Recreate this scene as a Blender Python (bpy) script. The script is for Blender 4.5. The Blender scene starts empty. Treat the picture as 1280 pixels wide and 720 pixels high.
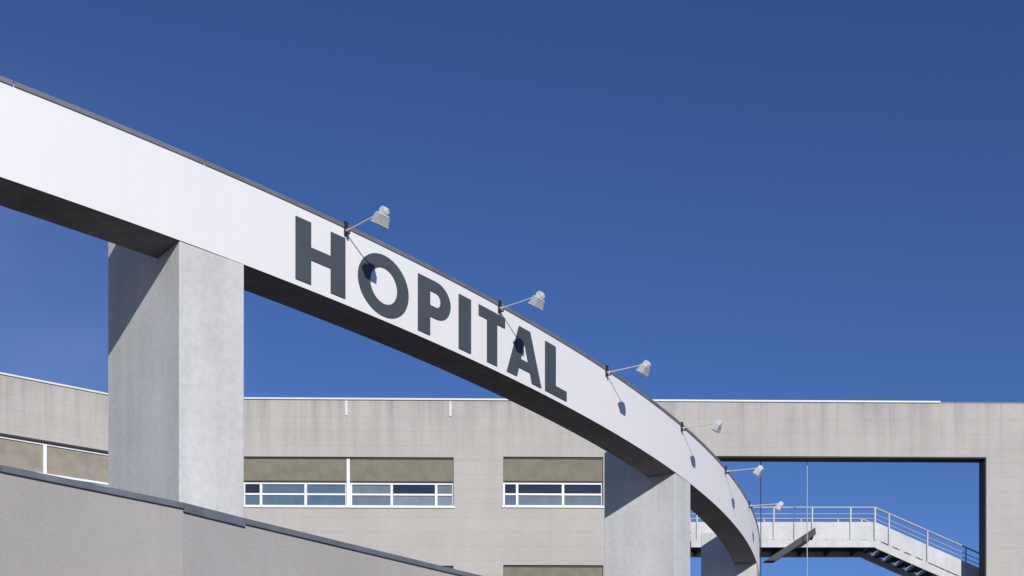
import bpy, bmesh, math, random
from mathutils import Vector, Matrix
random.seed(7)
scn=bpy.context.scene
F=1400.0; HY=1014.6; EYE=1.6
ZOOM=(1,640,360)
# ------------------------------------------------------------ materials
def new_mat(name):
    m=bpy.data.materials.new(name); m.use_nodes=True
    nt=m.node_tree; nt.nodes.clear()
    o=nt.nodes.new('ShaderNodeOutputMaterial'); p=nt.nodes.new('ShaderNodeBsdfPrincipled')
    nt.links.new(p.outputs[0],o.inputs[0]); return m,nt,p
def N(nt,t,**k):
    n=nt.nodes.new(t)
    for a,b in k.items():
        if a in n.inputs: n.inputs[a].default_value=b
        else: setattr(n,a,b)
    return n
def coords(nt,scale=(1,1,1)):
    c=N(nt,'ShaderNodeTexCoord'); m=N(nt,'ShaderNodeMapping'); m.inputs['Scale'].default_value=scale
    nt.links.new(c.outputs['Object'],m.inputs['Vector']); return m.outputs[0]
def noise(nt,scale,detail=6,rough=.6,vscale=(1,1,1)):
    n=N(nt,'ShaderNodeTexNoise'); n.inputs['Scale'].default_value=scale
    n.inputs['Detail'].default_value=detail; n.inputs['Roughness'].default_value=rough
    nt.links.new(coords(nt,vscale),n.inputs['Vector']); return n.outputs['Fac']
def rng(nt,v,a,b,c,d):
    m=N(nt,'ShaderNodeMapRange'); 
    for i,x in enumerate((a,b,c,d)): m.inputs[i+1].default_value=x
    nt.links.new(v,m.inputs[0]); return m.outputs[0]
def mul(nt,a,b):
    m=N(nt,'ShaderNodeMath',operation='MULTIPLY'); nt.links.new(a,m.inputs[0]); nt.links.new(b,m.inputs[1]); return m.outputs[0]
def tint(nt,col,fac):
    m=N(nt,'ShaderNodeMix',data_type='RGBA',blend_type='MULTIPLY'); m.inputs[0].default_value=1
    m.inputs[6].default_value=(*col,1); nt.links.new(fac,m.inputs[7]); return m.outputs[2]
def bump(nt,p,h,strength,dist=.02):
    b=N(nt,'ShaderNodeBump'); b.inputs['Strength'].default_value=strength; b.inputs['Distance'].default_value=dist
    nt.links.new(h,b.inputs['Height']); nt.links.new(b.outputs[0],p.inputs['Normal'])
def mat_mottled(name,col,amt=.15,big=.8,fine=25,streak=.1,rough=.85,bstr=.3,bd=.01):
    m,nt,p=new_mat(name)
    a=rng(nt,noise(nt,big,7,.65),.3,.7,1-amt,1+amt*.4)
    b=rng(nt,noise(nt,fine,8,.7),.3,.7,1-amt*.8,1+amt*.5)
    c=rng(nt,noise(nt,1.0,5,.6,(3.5,3.5,.25)),.35,.65,1-streak,1+streak*.3)
    f=mul(nt,mul(nt,a,b),c)
    nt.links.new(tint(nt,col,f),p.inputs['Base Color'])
    p.inputs['Roughness'].default_value=rough
    bump(nt,p,noise(nt,fine*2,8,.7),bstr,bd)
    return m
def mat_plain(name,col,rough=.5,metal=0,amt=.06,ior=1.45):
    m,nt,p=new_mat(name)
    a=rng(nt,noise(nt,3,5,.6),.3,.7,1-amt,1+amt)
    nt.links.new(tint(nt,col,a),p.inputs['Base Color'])
    p.inputs['Roughness'].default_value=rough; p.inputs['Metallic'].default_value=metal; p.inputs['IOR'].default_value=ior
    return m
M_white=mat_mottled('white_paint',(.765,.75,.75),.02,.5,12,.012,.6,.05,.003)
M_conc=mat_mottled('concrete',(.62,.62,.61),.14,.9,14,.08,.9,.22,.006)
M_under=mat_mottled('concrete_underside_shade',(.20,.19,.185),.25,1.5,12,.1,.9,.4,.01)  # concrete with the shade under the beam put into its base colour
M_stucco=mat_mottled('stucco',(.44,.415,.40),.13,.35,60,.03,.95,.8,.012)
M_flash=mat_plain('zinc_flashing',(.20,.21,.23),.45,.3,.2)
M_cap=mat_plain('dark_coping',(.16,.17,.20),.5,.2,.2)
M_letter=mat_plain('letter_grey',(.058,.07,.085),.6,0,.08)
M_alu=mat_plain('white_frame',(.78,.79,.80),.45)
M_coping=mat_plain('pale_coping',(.66,.66,.65),.5)
M_blind=mat_plain('roller_blind',(.20,.18,.135),.8,0,.15)
M_blind2=mat_plain('brown_blind',(.27,.24,.195),.8,0,.15)
M_blindbar=mat_plain('blind_bar',(.07,.065,.05),.6)
M_dark=mat_plain('dark_steel_and_shade',(.022,.022,.026),.6,.0)  # steel parts, plus the painted shade strips at windows and opening
M_galv=mat_mottled('galvanised_steel',(.5,.51,.52),.18,2,14,.1,.5,.05,.003)
M_lamp=mat_plain('lamp_housing',(.62,.63,.62),.4)
M_lampglass=mat_plain('lamp_glass',(.25,.27,.28),.1,0,.05,1.5)
M_asph=mat_mottled('asphalt',(.16,.155,.15),.2,.2,20,.0,.95,.3,.01)
def glass(name,col):
    m=mat_plain(name,col,.06,0,.12,1.6); return m
M_gl=[glass('glass_blue_reflect',(.10,.15,.21)),glass('glass_slate_reflect',(.16,.19,.22)),glass('glass_dark',(.025,.03,.04)),glass('glass_pale_reflect',(.20,.24,.28))]  # sky reflections of the panes are put into these base colours
# panelled facade
def mat_facade():
    m,nt,p=new_mat('facade_panels')
    c=N(nt,'ShaderNodeTexCoord'); s=N(nt,'ShaderNodeSeparateXYZ'); nt.links.new(c.outputs['Object'],s.inputs[0])
    k=N(nt,'ShaderNodeCombineXYZ'); nt.links.new(s.outputs[0],k.inputs[0]); nt.links.new(s.outputs[2],k.inputs[1])
    br=N(nt,'ShaderNodeTexBrick'); br.offset=.0; br.squash=1
    nt.links.new(k.outputs[0],br.inputs['Vector'])
    br.inputs['Color1'].default_value=(1,1,1,1); br.inputs['Color2'].default_value=(.965,.965,.965,1); br.inputs['Mortar'].default_value=(.86,.85,.84,1)
    br.inputs['Scale'].default_value=1; br.inputs['Mortar Size'].default_value=.010; br.inputs['Mortar Smooth'].default_value=.4
    br.inputs['Bias'].default_value=-.3; br.inputs['Brick Width'].default_value=6.8; br.inputs['Row Height'].default_value=.46
    a=rng(nt,noise(nt,.5,7,.7),.3,.7,.88,1.06)
    b=rng(nt,noise(nt,18,8,.75),.3,.7,.88,1.08)
    st=rng(nt,noise(nt,1.0,6,.7,(3.2,3.2,.16)),.45,.72,0,1)
    top=rng(nt,s.outputs[2],12.6,14.8,.12,1.0)
    inv=N(nt,'ShaderNodeMath',operation='MULTIPLY_ADD'); nt.links.new(mul(nt,st,top),inv.inputs[0]); inv.inputs[1].default_value=-.34; inv.inputs[2].default_value=1
    f=mul(nt,mul(nt,a,b),inv.outputs[0])
    t=tint(nt,(.475,.45,.415),f)
    mm=N(nt,'ShaderNodeMix',data_type='RGBA',blend_type='MULTIPLY'); mm.inputs[0].default_value=1
    nt.links.new(t,mm.inputs[6]); nt.links.new(br.outputs['Color'],mm.inputs[7]); nt.links.new(mm.outputs[2],p.inputs['Base Color'])
    p.inputs['Roughness'].default_value=.9
    bump(nt,p,noise(nt,30,8,.7),.3,.01)
    return m
M_fac=mat_facade()
# ------------------------------------------------------------ mesh helpers
def empty(name,loc=(0,0,0)):
    e=bpy.data.objects.new(name,None); e.location=loc; e.empty_display_size=.3
    scn.collection.objects.link(e); return e
def link(o,parent=None,M=None):
    scn.collection.objects.link(o)
    if M is not None: o.matrix_world=M
    if parent is not None: o.parent=parent
    return o
class MB:
    def __init__(s): s.bm=bmesh.new(); s.mats=[]
    def mi(s,m):
        if m not in s.mats: s.mats.append(m)
        return s.mats.index(m)
    def face(s,pts,m):
        f=s.bm.faces.new([s.bm.verts.new(p) for p in pts]); f.material_index=s.mi(m); return f
    def hexa(s,b,t,m):
        vb=[s.bm.verts.new(p) for p in b]; vt=[s.bm.verts.new(p) for p in t]; n=len(vb); fs=[]
        fs.append(s.bm.faces.new(vb[::-1])); fs.append(s.bm.faces.new(vt))
        for i in range(n): fs.append(s.bm.faces.new([vb[i],vb[(i+1)%n],vt[(i+1)%n],vt[i]]))
        for f in fs: f.material_index=s.mi(m)
        return fs
    def box(s,x0,x1,y0,y1,z0,z1,m,M=None):
        P=lambda x,y,z:(M@Vector((x,y,z)) if M else Vector((x,y,z)))
        return s.hexa([P(x0,y0,z0),P(x1,y0,z0),P(x1,y1,z0),P(x0,y1,z0)],[P(x0,y0,z1),P(x1,y0,z1),P(x1,y1,z1),P(x0,y1,z1)],m)
    def tube(s,a,b,r,m,n=10,r2=None):
        a=Vector(a); b=Vector(b); d=(b-a).normalized(); u=d.orthogonal().normalized(); v=d.cross(u); r2=r if r2 is None else r2
        A=[a+r*(math.cos(t)*u+math.sin(t)*v) for t in [2*math.pi*i/n for i in range(n)]]
        B=[b+r2*(math.cos(t)*u+math.sin(t)*v) for t in [2*math.pi*i/n for i in range(n)]]
        return s.hexa(A,B,m)
    def done(s,name,parent=None,M=None,bev=0,smooth=False):
        bmesh.ops.recalc_face_normals(s.bm,faces=s.bm.faces)
        me=bpy.data.meshes.new(name); s.bm.to_mesh(me); s.bm.free()
        for m in s.mats: me.materials.append(m)
        o=bpy.data.objects.new(name,me)
        if bev:
            b=o.modifiers.new('b','BEVEL'); b.width=bev; b.segments=2; b.limit_method='ANGLE'
        return link(o,parent,M)
# ------------------------------------------------------------ ring beam
S=.6
CX,CY,R=-42.081*S,58.61*S,53.733*S
HB=9.744*S+EYE; BH=1.5*S; HT=HB+BH; W=.52
def phi_px(px,rad=R):
    u=(px-640)/F
    a=u*u+1; b=-2*(u*CX+CY); c=CX*CX+CY*CY-rad*rad
    d=max(b*b-4*a*c,0); y=(-b-math.sqrt(d))/(2*a)
    return math.atan2(y-CY,u*y-CX)
def ring(phi,n,z): # n outward offset
    return Vector((CX+(R+n)*math.cos(phi),CY+(R+n)*math.sin(phi),z))
beam=empty('curved_sign_beam')
a0,a1=math.radians(-84),math.radians(-2.2)
K=170
mb=MB()
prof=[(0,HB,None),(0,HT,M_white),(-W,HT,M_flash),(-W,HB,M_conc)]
rows=[]
for i in range(K+1):
    ph=a0+(a1-a0)*i/K
    rows.append([mb.bm.verts.new(ring(ph,n,z)) for n,z,_ in prof])
for i in range(K):
    A,B=rows[i],rows[i+1]
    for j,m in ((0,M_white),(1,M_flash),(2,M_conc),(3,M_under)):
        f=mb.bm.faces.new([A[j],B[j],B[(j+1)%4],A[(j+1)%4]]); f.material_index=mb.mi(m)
        f.smooth=False
for r in (rows[0],rows[-1]):
    f=mb.bm.faces.new(r); f.material_index=mb.mi(M_white)
mb.done('beam_body',beam)
# flashing in lengths with joints
mb=MB()
ph=a0; L=1.9/R
while ph<a1:
    e=min(ph+L,a1); g=.006/R
    q=[ph+g+(e-ph-2*g)*k/3 for k in range(4)]
    for k in range(3):
        c=[]
        for pp in (q[k],q[k+1]):
            c.append([ring(pp,.018,HT-.022),ring(pp,.018,HT+.022),ring(pp,-W-.022,HT+.022),ring(pp,-W-.022,HT-.022)])
        mb.hexa(c[0],c[1],M_flash)
    ph=e
mb.done('roof_flashing',beam)
# ------------------------------------------------------------ letters
E=lambda cx,cy,rx,ry,t:(cx+rx*math.cos(t),cy+ry*math.sin(t))
def rect(x0,y0,x1,y1): return [(x0,y0),(x1,y0),(x1,y1),(x0,y1)]
def ringq(cx,cy,ro,ri,t0,t1,n):
    out=[]
    for i in range(n):
        a=t0+(t1-t0)*i/n; b=t0+(t1-t0)*(i+1)/n
        out.append([E(cx,cy,*ro,a),E(cx,cy,*ro,b),E(cx,cy,*ri,b),E(cx,cy,*ri,a)])
    return out
pi=math.pi
G={'H':[rect(0,0,.30,1),rect(.70,0,1,1),rect(.30,.40,.70,.60)],
 'O':ringq(.5,.5,(.5,.52),(.27,.31),0,2*pi,48),
 'P':[rect(0,0,.36,1),rect(.36,.80,.54,1),rect(.36,.34,.54,.54)]+ringq(.54,.67,(.46,.33),(.15,.13),-pi/2,pi/2,20),
 'I':[rect(0,0,1,1)],
 'T':[rect(0,.80,1,1),rect(.31,0,.69,.80)],
 'A':[[(0,0),(.28,0),(.5,.72),(.5,1),(.34,1)],[(.72,0),(1,0),(.66,1),(.5,1),(.5,.72)],[(.347,.19),(.653,.19),(.600,.37),(.400,.37)]],
 'L':[rect(0,0,.48,1),rect(.48,0,1,.2)]}
spans=[('H',369,431),('O',447,510),('P',522,562.5),('I',573,588),('T',598,630.5),('A',633,676),('L',681,707.5)]
sign=empty('hopital_lettering')
z0,z1=HB+.062,HB+.062+.695
for ch,xa,xb in spans:
    pa,pb=phi_px(xa),phi_px(xb); mb=MB()
    for poly in G[ch]:
        f=lambda n:[ring(pa+(pb-pa)*x,n,z0+(z1-z0)*y) for x,y in poly]
        mb.hexa(f(.003),f(.014),M_letter)
    mb.done('letter_'+ch,sign)
# ------------------------------------------------------------ pillars
def pillar(pxl,depth,width,k):
    ph=phi_px(pxl); o=ring(ph,0,0)
    n=Vector((math.cos(ph),math.sin(ph),0)); t=Vector((-math.sin(ph),math.cos(ph),0))
    M=Matrix((( t.x,n.x,0,o.x),(t.y,n.y,0,o.y),(0,0,1,0),(0,0,0,1)))
    pr=[(-.012,-.2),(-.012,HB+.03),(-W+.05,HB+.03),(-W+.05,HT-.12),(-depth,HT-.12),(-depth,-.2)]
    mb=MB()
    mb.hexa([(0,a,b) for a,b in pr],[(width,a,b) for a,b in pr],M_conc)
    mb.done('concrete_pillar',None,M,bev=.012)
pillar(225,1.79,.74,0); pillar(845,1.36,.74,1)
pillar(946,1.30,.74,2)
# ------------------------------------------------------------ flood lamps
def lamp(px):
    ph=phi_px(px)
    o=ring(ph,0,HT); n=Vector((math.cos(ph),math.sin(ph),0)); t=Vector((-math.sin(ph),math.cos(ph),0))
    M=Matrix(((t.x,n.x,0,o.x),(t.y,n.y,0,o.y),(0,0,1,o.z),(0,0,0,1)))
    mb=MB()
    mb.box(-.025,.025,.021,.036,-.11,.03,M_dark); mb.box(-.025,.025,-.14,.036,.026,.038,M_dark)
    mb.tube((0,.03,-.10),(0,.085,-.115),.010,M_dark); mb.tube((0,.085,-.115),(0,.085,-.05),.009,M_dark)
    mb.tube((0,.03,-.065),(0,.60,-.08),.008,M_lamp)
    mb.tube((0,.03,-.065),(0,.09,-.068),.016,M_lamp)
    root=empty('floodlight')
    mb.done('arm',root,None)
    mb=MB()
    c=Vector((0,.67,-.13)); T=Matrix.Translation(c)@Matrix.Rotation(math.radians(-32),4,'X')@Matrix.Diagonal((.72,.72,.78,1))
    P=lambda x,y,z:T@Vector((x,y,z))
    mb.hexa([P(-.105,-.085,-.10),P(.105,-.085,-.10),P(.105,.085,-.10),P(-.105,.085,-.10)],
            [P(-.085,-.065,.03),P(.085,-.065,.03),P(.085,.065,.03),P(-.085,.065,.03)],M_lamp)
    mb.box(-.115,.115,-.095,.095,-.118,-.102,M_lamp,T)
    mb.box(-.095,.095,-.075,.075,-.124,-.1185,M_lampglass,T)
    for i in range(6):
        z=-.088+i*.02
        g=.006
        e=.104-(i*.0032)
        mb.box(-e-.008,e+.008,-.092+i*.0025,.092-i*.0025,z,z+g,M_lamp,T)
    mb.tube(P(-.045,0,.065),P(.045,0,.065),.05,M_lamp,16)
    mb.tube(P(0,0,.0),P(0,0,.07),.03,M_lamp,12)
    mb.tube((0,.59,-.08),(0,.67,-.08),.013,M_lamp)
    mb.tube(P(.02,.03,.075),P(.02,.07,.075),.028,M_lamp,12)
    h=mb.done('head',root,None,bev=.003)
    root.matrix_world=M
for px in (431,623,757,851,906,935.5): lamp(px)
# ------------------------------------------------------------ facades
class Fac:
    def __init__(s,A,B):
        s.A=Vector((A[0],A[1])); s.d=(Vector((B[0],B[1]))-s.A).normalized()
        s.M=Matrix(((s.d.x,-s.d.y,0,s.A.x),(s.d.y,s.d.x,0,s.A.y),(0,0,1,0),(0,0,0,1)))
    def sx(s,px):
        u=(px-640)/F
        return (u*s.A.y-s.A.x)/(s.d.x-u*s.d.y)
    def dist(s,px): return s.A.y+s.sx(px)*s.d.y
    def z(s,px,y): return EYE+(HY-y)*s.dist(px)/F
    def rect(s,x0,y0,x1,y1):
        return (s.sx(x0),s.z((x0+x1)/2,y1),s.sx(x1),s.z((x0+x1)/2,y0))
HP=13.2+EYE-.0
def wpt(px,Y): return ((px-640)/F*Y,Y)
Yc=F*13.2/(HY-498.5); Yr=F*13.2/(HY-504)
C1=wpt(157,Yc); CR=wpt(1175,Yr)
YL=F*13.2/(HY-468); CL=wpt(0,YL)
main=Fac(C1,CR); 
wing=Fac(CL,C1)
def wall(mb,s0,s1,zb,zt,holes,depth,m,mr=None):
    ss=sorted({s0,s1,*[h[0] for h in holes],*[h[2] for h in holes]}); zs=sorted({zb,zt,*[h[1] for h in holes],*[h[3] for h in holes]})
    for i in range(len(ss)-1):
        for j in range(len(zs)-1):
            cx=(ss[i]+ss[i+1])/2; cz=(zs[j]+zs[j+1])/2
            if any(h[0]<cx<h[2] and h[1]<cz<h[3] for h in holes): continue
            mb.face([(ss[i],0,zs[j]),(ss[i+1],0,zs[j]),(ss[i+1],0,zs[j+1]),(ss[i],0,zs[j+1])],m)
    for a,b,c,d in holes:
        q=[(a,b),(c,b),(c,d),(a,d)]
        for k in range(4):
            p,r=q[k],q[(k+1)%4]
            mb.face([(p[0],0,p[1]),(r[0],0,r[1]),(r[0],depth,r[1]),(p[0],depth,p[1])],mr or m)
def window(mb,a,b,c,d,units,blindf,seed,bm,low=True,rev=.26):
    rnd=random.Random(seed)
    H=d-b; fr=.055; y=.14
    mb.face([(a,rev,b),(c,rev,b),(c,rev,d),(a,rev,d)],M_dark)
    # sill
    mb.box(a-.04,c+.04,-.05,y,b-.05,b+.012,M_alu)
    mb.box(a,c,.05,y,d-.06,d-.002,M_dark)      # dark strip standing in for the lintel's shadow
    w=(c-a-(units-1)*.10)/units
    for u in range(units):
        x0=a+u*(w+.10); x1=x0+w
        if u>0: mb.box(x0-.10,x0,.02,y+.06,b+.013,d-.062,M_alu)
        # outer frame
        mb.box(x0+.001,x0+fr,y-.02,y+.06,b+.013,d-.07,M_alu); mb.box(x1-fr,x1-.001,y-.02,y+.06,b+.013,d-.07,M_alu)
        mb.box(x0+fr,x1-fr,y-.02,y+.06,b+.013,b+.07,M_alu)
        zb=d-H*blindf
        mb.box(x0+.01,x1-.01,y-.075,y-.055,zb,d-.062,bm)
        mb.box(x0+.01,x1-.01,y-.085,y-.05,zb-.03,zb-.001,M_blindbar if low else M_alu)
        if not low: continue
        zt=zb-.0; zm=b+(zb-b)*.50
        mb.box(x0+fr,x1-fr,y-.016,y+.05,zt-.10,zt-.03,M_alu)
        mb.box(x0+fr,x1-fr,y-.015,y+.05,zm-.028,zm+.028,M_alu)
        # mullions
        cuts=[x0+w*.17,x0+w*.60] if u==0 and units>1 else [x0+w*.40,x0+w*.83] if units>1 else [x0+w*.14,x0+w*.60]
        for q in cuts: mb.box(q-.038,q+.038,y-.018,y+.055,b+.07,zt-.10,M_alu)
        xs=[x0+fr]+cuts+[x1-fr]
        for i in range(len(xs)-1):
            mb.face([(xs[i],y+.03,b+.02),(xs[i+1],y+.03,b+.02),(xs[i+1],y+.03,zm),(xs[i],y+.03,zm)],M_gl[rnd.choice([0,1,3])])
            mb.face([(xs[i],y+.032,zm),(xs[i+1],y+.032,zm),(xs[i+1],y+.032,zt),(xs[i],y+.032,zt)],M_gl[rnd.choice([2,1,0,2])])
bld=empty('hospital_building',(0,0,0))
floor_h=136*Yc/F
mb=MB(); wn=MB()
s_end=main.sx(862)
W1=main.rect(303,571,567,633); W2=main.rect(629,571,754,633)
holes=[]
for k in range(4):
    for (h,u) in ((W1,2),(W2,1)):
        q=(h[0],h[1]-k*floor_h,h[2],h[3]-k*floor_h)
        if q[1]<.3: continue
        holes.append(q); window(wn,*q,u,.47 if k==0 else .62,k*7+u,M_blind)
wall(mb,0,s_end,0,HP,holes,.26,M_fac)
# roof and end wall
mb.face([(0,0,HP),(s_end,0,HP),(s_end,14,HP-.0),(0,14,HP)],M_fac)
mb.face([(s_end,0,0),(s_end,14,0),(s_end,14,HP),(s_end,0,HP)],M_fac)
mb.face([(0,14,0),(s_end,14,0),(s_end,14,HP),(0,14,HP)],M_fac)
mb.done('main_walls',bld,main.M)
wn.done('main_windows',bld,main.M)
# portal frame at right
mb=MB()
t=.5
zl=main.z(1040,570.5); sj=main.sx(1233)
mb.box(s_end,sj,0.0,t,zl,HP,M_fac)
mb.box(sj,sj+9,0.0,t+.0,0,HP-.0,M_fac)
mb.done('portal_frame',bld,main.M)
# dark strips added as painted shade on lintel underside and jamb
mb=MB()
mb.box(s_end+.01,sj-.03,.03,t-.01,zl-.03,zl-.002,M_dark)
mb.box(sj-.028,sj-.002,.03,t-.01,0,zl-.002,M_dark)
mb.done('opening_shade_strips',bld,main.M)
mb=MB()
s75=main.sx(1175)
mb.box(.0,s75,-.05,.3,HP+.002,HP+.055,M_coping)
mb.box(s75+.004,sj+9,-.02,.3,HP+.002,HP+.02,M_fac)
for px in (433,563):
    s=main.sx(px); mb.box(s-.035,s+.035,-.03,.05,HP-.50,HP-.03,M_coping)
mb.done('parapet_coping',bld,main.M)
# wing
mb=MB(); wn=MB()
zt=wing.z(0,541); zb=wing.z(0,584); L=(Vector(C1)-Vector(CL)).length
holes=[]
sm=wing.sx(57)
for k in range(4):
    for j in range(3):
        q=(sm-7.8,zb-k*floor_h,L-.35,zt-k*floor_h)
        if q[1]<.3: continue
        if j>0: q=(sm-7.8-j*11.5,q[1],sm-7.8-j*11.5+10.4,q[3])
        holes.append(q)
        rev=.26; y=.14
        a,b,c,d=q
        wn.face([(a,rev,b),(c,rev,b),(c,rev,d),(a,rev,d)],M_dark)
        wn.box(a-.04,c+.04,-.05,y,b-.05,b+.012,M_alu)
        wn.box(a,c,.02,y,d-.05,d-.002,M_dark)  # dark strip put in as the shadow along the window head
        wn.box(a+.002,c-.002,y+.02,y+.04,b+.02,d-.052,M_blind2)
        wn.box(a+.002,c-.002,y-.03,y+.015,d-.11,d-.052,M_alu)
        for q2 in ([sm,sm-2.6,sm-5.2,sm+2.6] if j==0 else [a+2.6,a+5.2,a+7.8]):
            if a<q2<c: wn.box(q2-.05,q2+.05,y-.06,y+.018,b+.013,d-.112,M_alu)
wall(mb,-40,L,0,HP,holes,.26,M_fac)
mb.face([(-40,0,HP),(L,0,HP),(L,14,HP),(-40,14,HP)],M_fac)
mb.face([(-40,0,0),(-40,14,0),(-40,14,HP),(-40,0,HP)],M_fac)
mb.done('wing_walls',bld,wing.M); wn.done('wing_windows',bld,wing.M)
mb=MB(); mb.box(-40,L,-.05,.3,HP+.002,HP+.055,M_coping); mb.done('wing_coping',bld,wing.M)
# ------------------------------------------------------------ foreground wall
hw=2.95
pts=[(-420,495.4),(0,582),(228,629),(305,648.5),(600,720),(790,766)]
P=[]
for px,y in pts:
    Y=F*hw/(HY-y); P.append(Vector(((px-640)/F*Y,Y)))
def offs(P,d):
    out=[]
    for i,p in enumerate(P):
        a=P[max(i-1,0)]; b=P[min(i+1,len(P)-1)]; t=(b-a).normalized(); out.append(p+Vector((-t.y,t.x))*d)
    return out
fw=empty('boundary_wall')
zc=EYE+hw
def strip(A,B,z0,z1,m):
    mb=MB()
    for i in range(len(A)-1):
        a,b,c,d=A[i],A[i+1],B[i+1],B[i]
        bo=[(a.x,a.y,z0),(b.x,b.y,z0),(c.x,c.y,z0),(d.x,d.y,z0)]; to=[(x,y,z1) for x,y,_ in bo]
        mb.hexa(bo,to,m)
    return mb
strip(P,offs(P,.2),-.1,zc-.05,M_stucco).done('rendered_wall',fw)
mb=MB()
Af=offs(P,-.03); Ab=offs(P,.23)
for i in range(len(P)-1):
    n=max(1,round((P[i+1]-P[i]).length/1.7))
    for k in range(n):
        l=(P[i+1]-P[i]).length; g=.004/l
        u,v=k/n+g,(k+1)/n-g
        q=[Af[i].lerp(Af[i+1],u),Af[i].lerp(Af[i+1],v),Ab[i].lerp(Ab[i+1],v),Ab[i].lerp(Ab[i+1],u)]
        dz=.03 if i==2 else 0
        mb.hexa([(w.x,w.y,zc-.055-dz) for w in q],[(w.x,w.y,zc) for w in q],M_cap)
mb.done('metal_coping',fw)
# ------------------------------------------------------------ footbridge with stairs
YB=37.3; sc=YB/F
X=lambda px:(px-640)*sc
Z=lambda y:EYE+(HY-y)*sc
fb=empty('steel_footbridge')
dw=1.5
xa,xb=X(864),X(1094)
mb=MB()
zt_,zb_=Z(675),Z(684)
mb.box(xa,xb,YB,YB+.08,zb_,zt_,M_galv); mb.box(xa,xb,YB+dw-.08,YB+dw,zb_,zt_,M_galv)
mb.box(xa,xb,YB+.081,YB+dw-.081,zt_-.06,zt_-.01,M_dark)
k=xa+.3
while k<xb: mb.box(k,k+.08,YB+.081,YB+dw-.081,zb_+.02,zt_-.061,M_dark); k+=.9
mb.done('deck',fb)
def sl(x):
    return 0 if x<=xb else (x-xb)*.44
xe=X(1330)
mb=MB()
for y in (YB,YB+dw-.06):
    q=[(xb,zt_),(xb,zb_-.02),(xe,zb_-.02-sl(xe)),(xe,zt_-sl(xe))]
    mb.hexa([(x,y,z) for x,z in q],[(x,y+.06,z) for x,z in q],M_galv)
n=int((xe-xb)/.385)
for i in range(n):
    x=xb+i*.385+.05; z=zt_-sl(x)-.03
    mb.box(x,x+.36,YB+.061,YB+dw-.061,z-.05,z,M_dark)
    mb.box(x+.0,x+.02,YB+.062,YB+dw-.062,z-.002,z+.12,M_galv)
mb.done('stair_flight',fb)
mb=MB()
zl2=zt_-sl(xe)
mb.box(xe,xe+2,YB,YB+dw,zl2-.2,zl2,M_galv)
for x in (xe+.2,xe+1.8): mb.box(x-.08,x+.08,YB+.6,YB+.76,0,zl2-.201,M_dark)
mb.done('landing',fb)
mb=MB()
for y in (YB+.03,YB+dw-.03):
    def rail(yp,r,m=M_galv):
        mb.tube((xa,y,Z(yp)),(xb,y,Z(yp)),r,m,8); mb.tube((xb,y,Z(yp)),(xe,y,Z(yp)-sl(xe)),r,m,8)
    rail(634,.028); rail(642,.014); rail(648,.014)
    x=xa+.2
    xs=[]
    while x<xe: xs.append(x); x+=1.28
    for x in xs: mb.box(x-.02,x+.02,y-.02,y+.02,Z(676)-sl(x),Z(634)-sl(x),M_galv)
    mb.box(xb-.025,xb+.025,y-.03,y+.03,Z(676),Z(634),M_galv)
    yy=y+.022 if y<YB+.5 else y-.03
    q=[(xa,Z(652)),(xa,Z(674)),(xb,Z(674)),(xb,Z(652))]
    mb.hexa([(x,yy,z) for x,z in q],[(x,yy+.012,z) for x,z in q],M_galv)
    q=[(xb+.03,Z(652)),(xb+.03,Z(673)),(xe,Z(673)-sl(xe)),(xe,Z(652)-sl(xe))]
    mb.hexa([(x,yy,z) for x,z in q],[(x,yy+.012,z) for x,z in q],M_galv)
mb.done('railings',fb)
# raking prop and hanging rods
mb=MB()
a=Vector((X(952),YB-.5,Z(705))); b=Vector((X(1014),YB-.5,Z(664))); d=(b-a); 
q=[a,a+Vector((.35,0,-.0)),b+Vector((0.02,0,-.22)),b]
mb.hexa([v+Vector((0,0,0)) for v in q],[v+Vector((0,.35,0)) for v in q],M_dark)
mb.tube((b.x,YB-.3,b.z-.1),(b.x,YB+.1,b.z-.3),.05,M_dark)
mb.done('raking_prop',fb)
mb=MB(); mb.tube((X(1009)*.98,YB*.98,0),(X(1009)*.98,YB*.98,main.z(1009,572)),.014,M_galv,6); mb.done('steel_rod')
mb=MB(); mb.tube((X(951)*.98,YB*.98,0),(X(951)*.98,YB*.98,main.z(951,572)),.014,M_dark,6); mb.done('steel_cable')
# ------------------------------------------------------------ ground
mb=MB(); mb.face([(-3000,-3000,0),(3000,-3000,0),(3000,3000,0),(-3000,3000,0)],M_asph); mb.done('ground')
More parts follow.
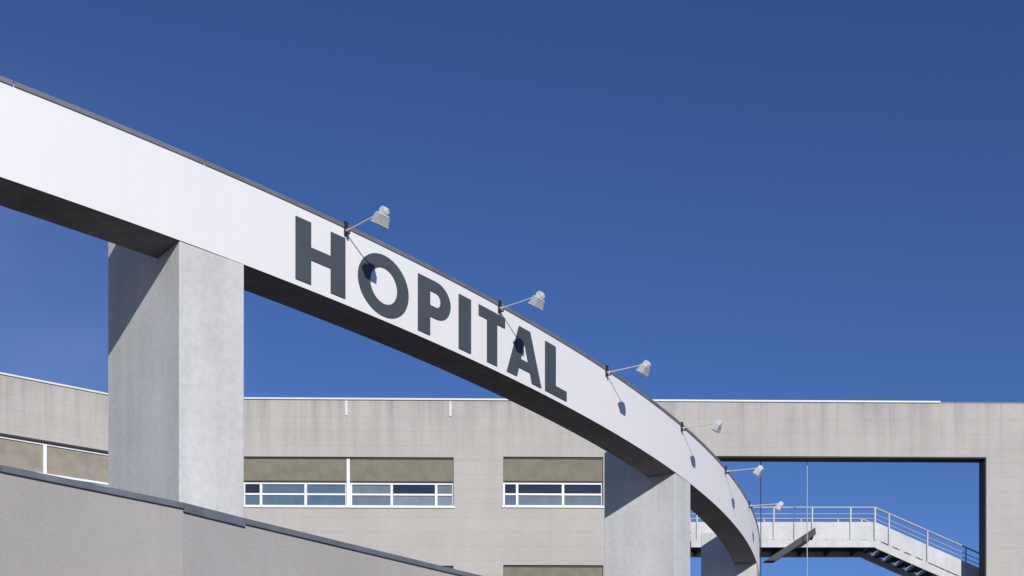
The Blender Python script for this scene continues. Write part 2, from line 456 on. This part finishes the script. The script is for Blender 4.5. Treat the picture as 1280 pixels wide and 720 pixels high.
# ------------------------------------------------------------ light
sd=Vector((.30,-1.0,.35)).normalized()
el=math.asin(sd.z); az=math.atan2(sd.x,sd.y)
L=bpy.data.lights.new('sun','SUN'); L.energy=3.8; L.angle=math.radians(.6); L.color=(1,.965,.91)
lo=bpy.data.objects.new('sun',L); lo.rotation_euler=sd.to_track_quat('Z','Y').to_euler(); lo.location=(0,-20,30); scn.collection.objects.link(lo)
w=bpy.data.worlds.new('World'); scn.world=w; w.use_nodes=True
nt=w.node_tree; nt.nodes.clear()
out=nt.nodes.new('ShaderNodeOutputWorld'); bg=nt.nodes.new('ShaderNodeBackground'); sky=nt.nodes.new('ShaderNodeTexSky')
sky.sky_type='NISHITA'; sky.sun_disc=False; sky.sun_elevation=el; sky.sun_rotation=az
sky.altitude=1500; sky.air_density=1.0; sky.dust_density=.1; sky.ozone_density=4
mx=nt.nodes.new('ShaderNodeMix'); mx.data_type='RGBA'; mx.blend_type='MULTIPLY'; mx.inputs[0].default_value=1; mx.inputs[7].default_value=(.66,.78,1.10,1)
nt.links.new(sky.outputs[0],mx.inputs[6])
# thin high cloud low in the western sky
tc=nt.nodes.new('ShaderNodeTexCoord'); mp=nt.nodes.new('ShaderNodeMapping'); mp.inputs['Scale'].default_value=(2.2,2.2,5)
nt.links.new(tc.outputs['Generated'],mp.inputs[0]); nz=nt.nodes.new('ShaderNodeTexNoise'); nz.inputs['Scale'].default_value=1.6; nz.inputs['Detail'].default_value=6
nt.links.new(mp.outputs[0],nz.inputs['Vector']); sp=nt.nodes.new('ShaderNodeSeparateXYZ'); nt.links.new(tc.outputs['Generated'],sp.inputs[0])
m1=rng(nt,sp.outputs[0],-.20,-.40,0,1); m2=rng(nt,sp.outputs[2],.54,.36,0,1); m3=rng(nt,nz.outputs['Fac'],.36,.66,.25,1)
m4=mul(nt,mul(nt,m1,m2),m3)
sc4=nt.nodes.new('ShaderNodeMath'); sc4.operation='MULTIPLY'; sc4.inputs[1].default_value=.26; nt.links.new(m4,sc4.inputs[0])
cm=nt.nodes.new('ShaderNodeMix'); cm.data_type='RGBA'; cm.inputs[7].default_value=(5.0,6.0,7.6,1)
nt.links.new(sc4.outputs[0],cm.inputs[0]); nt.links.new(mx.outputs[2],cm.inputs[6])
nt.links.new(cm.outputs[2],bg.inputs[0]); nt.links.new(bg.outputs[0],out.inputs[0])
bg.inputs[1].default_value=.09
# ------------------------------------------------------------ camera
cam=bpy.data.cameras.new('camera'); co=bpy.data.objects.new('camera',cam); scn.collection.objects.link(co)
co.location=(0,0,EYE); co.rotation_euler=(math.pi/2,0,0)
zk,zx,zy=ZOOM
cam.sensor_width=36; cam.lens=36*F/1280*zk; cam.shift_x=zk*(zx-640)/1280; cam.shift_y=zk*(HY-zy)/1280; cam.clip_end=8000; cam.clip_start=.1
scn.camera=co
scn.view_settings.view_transform='Standard'; scn.view_settings.look='None'; scn.view_settings.exposure=0
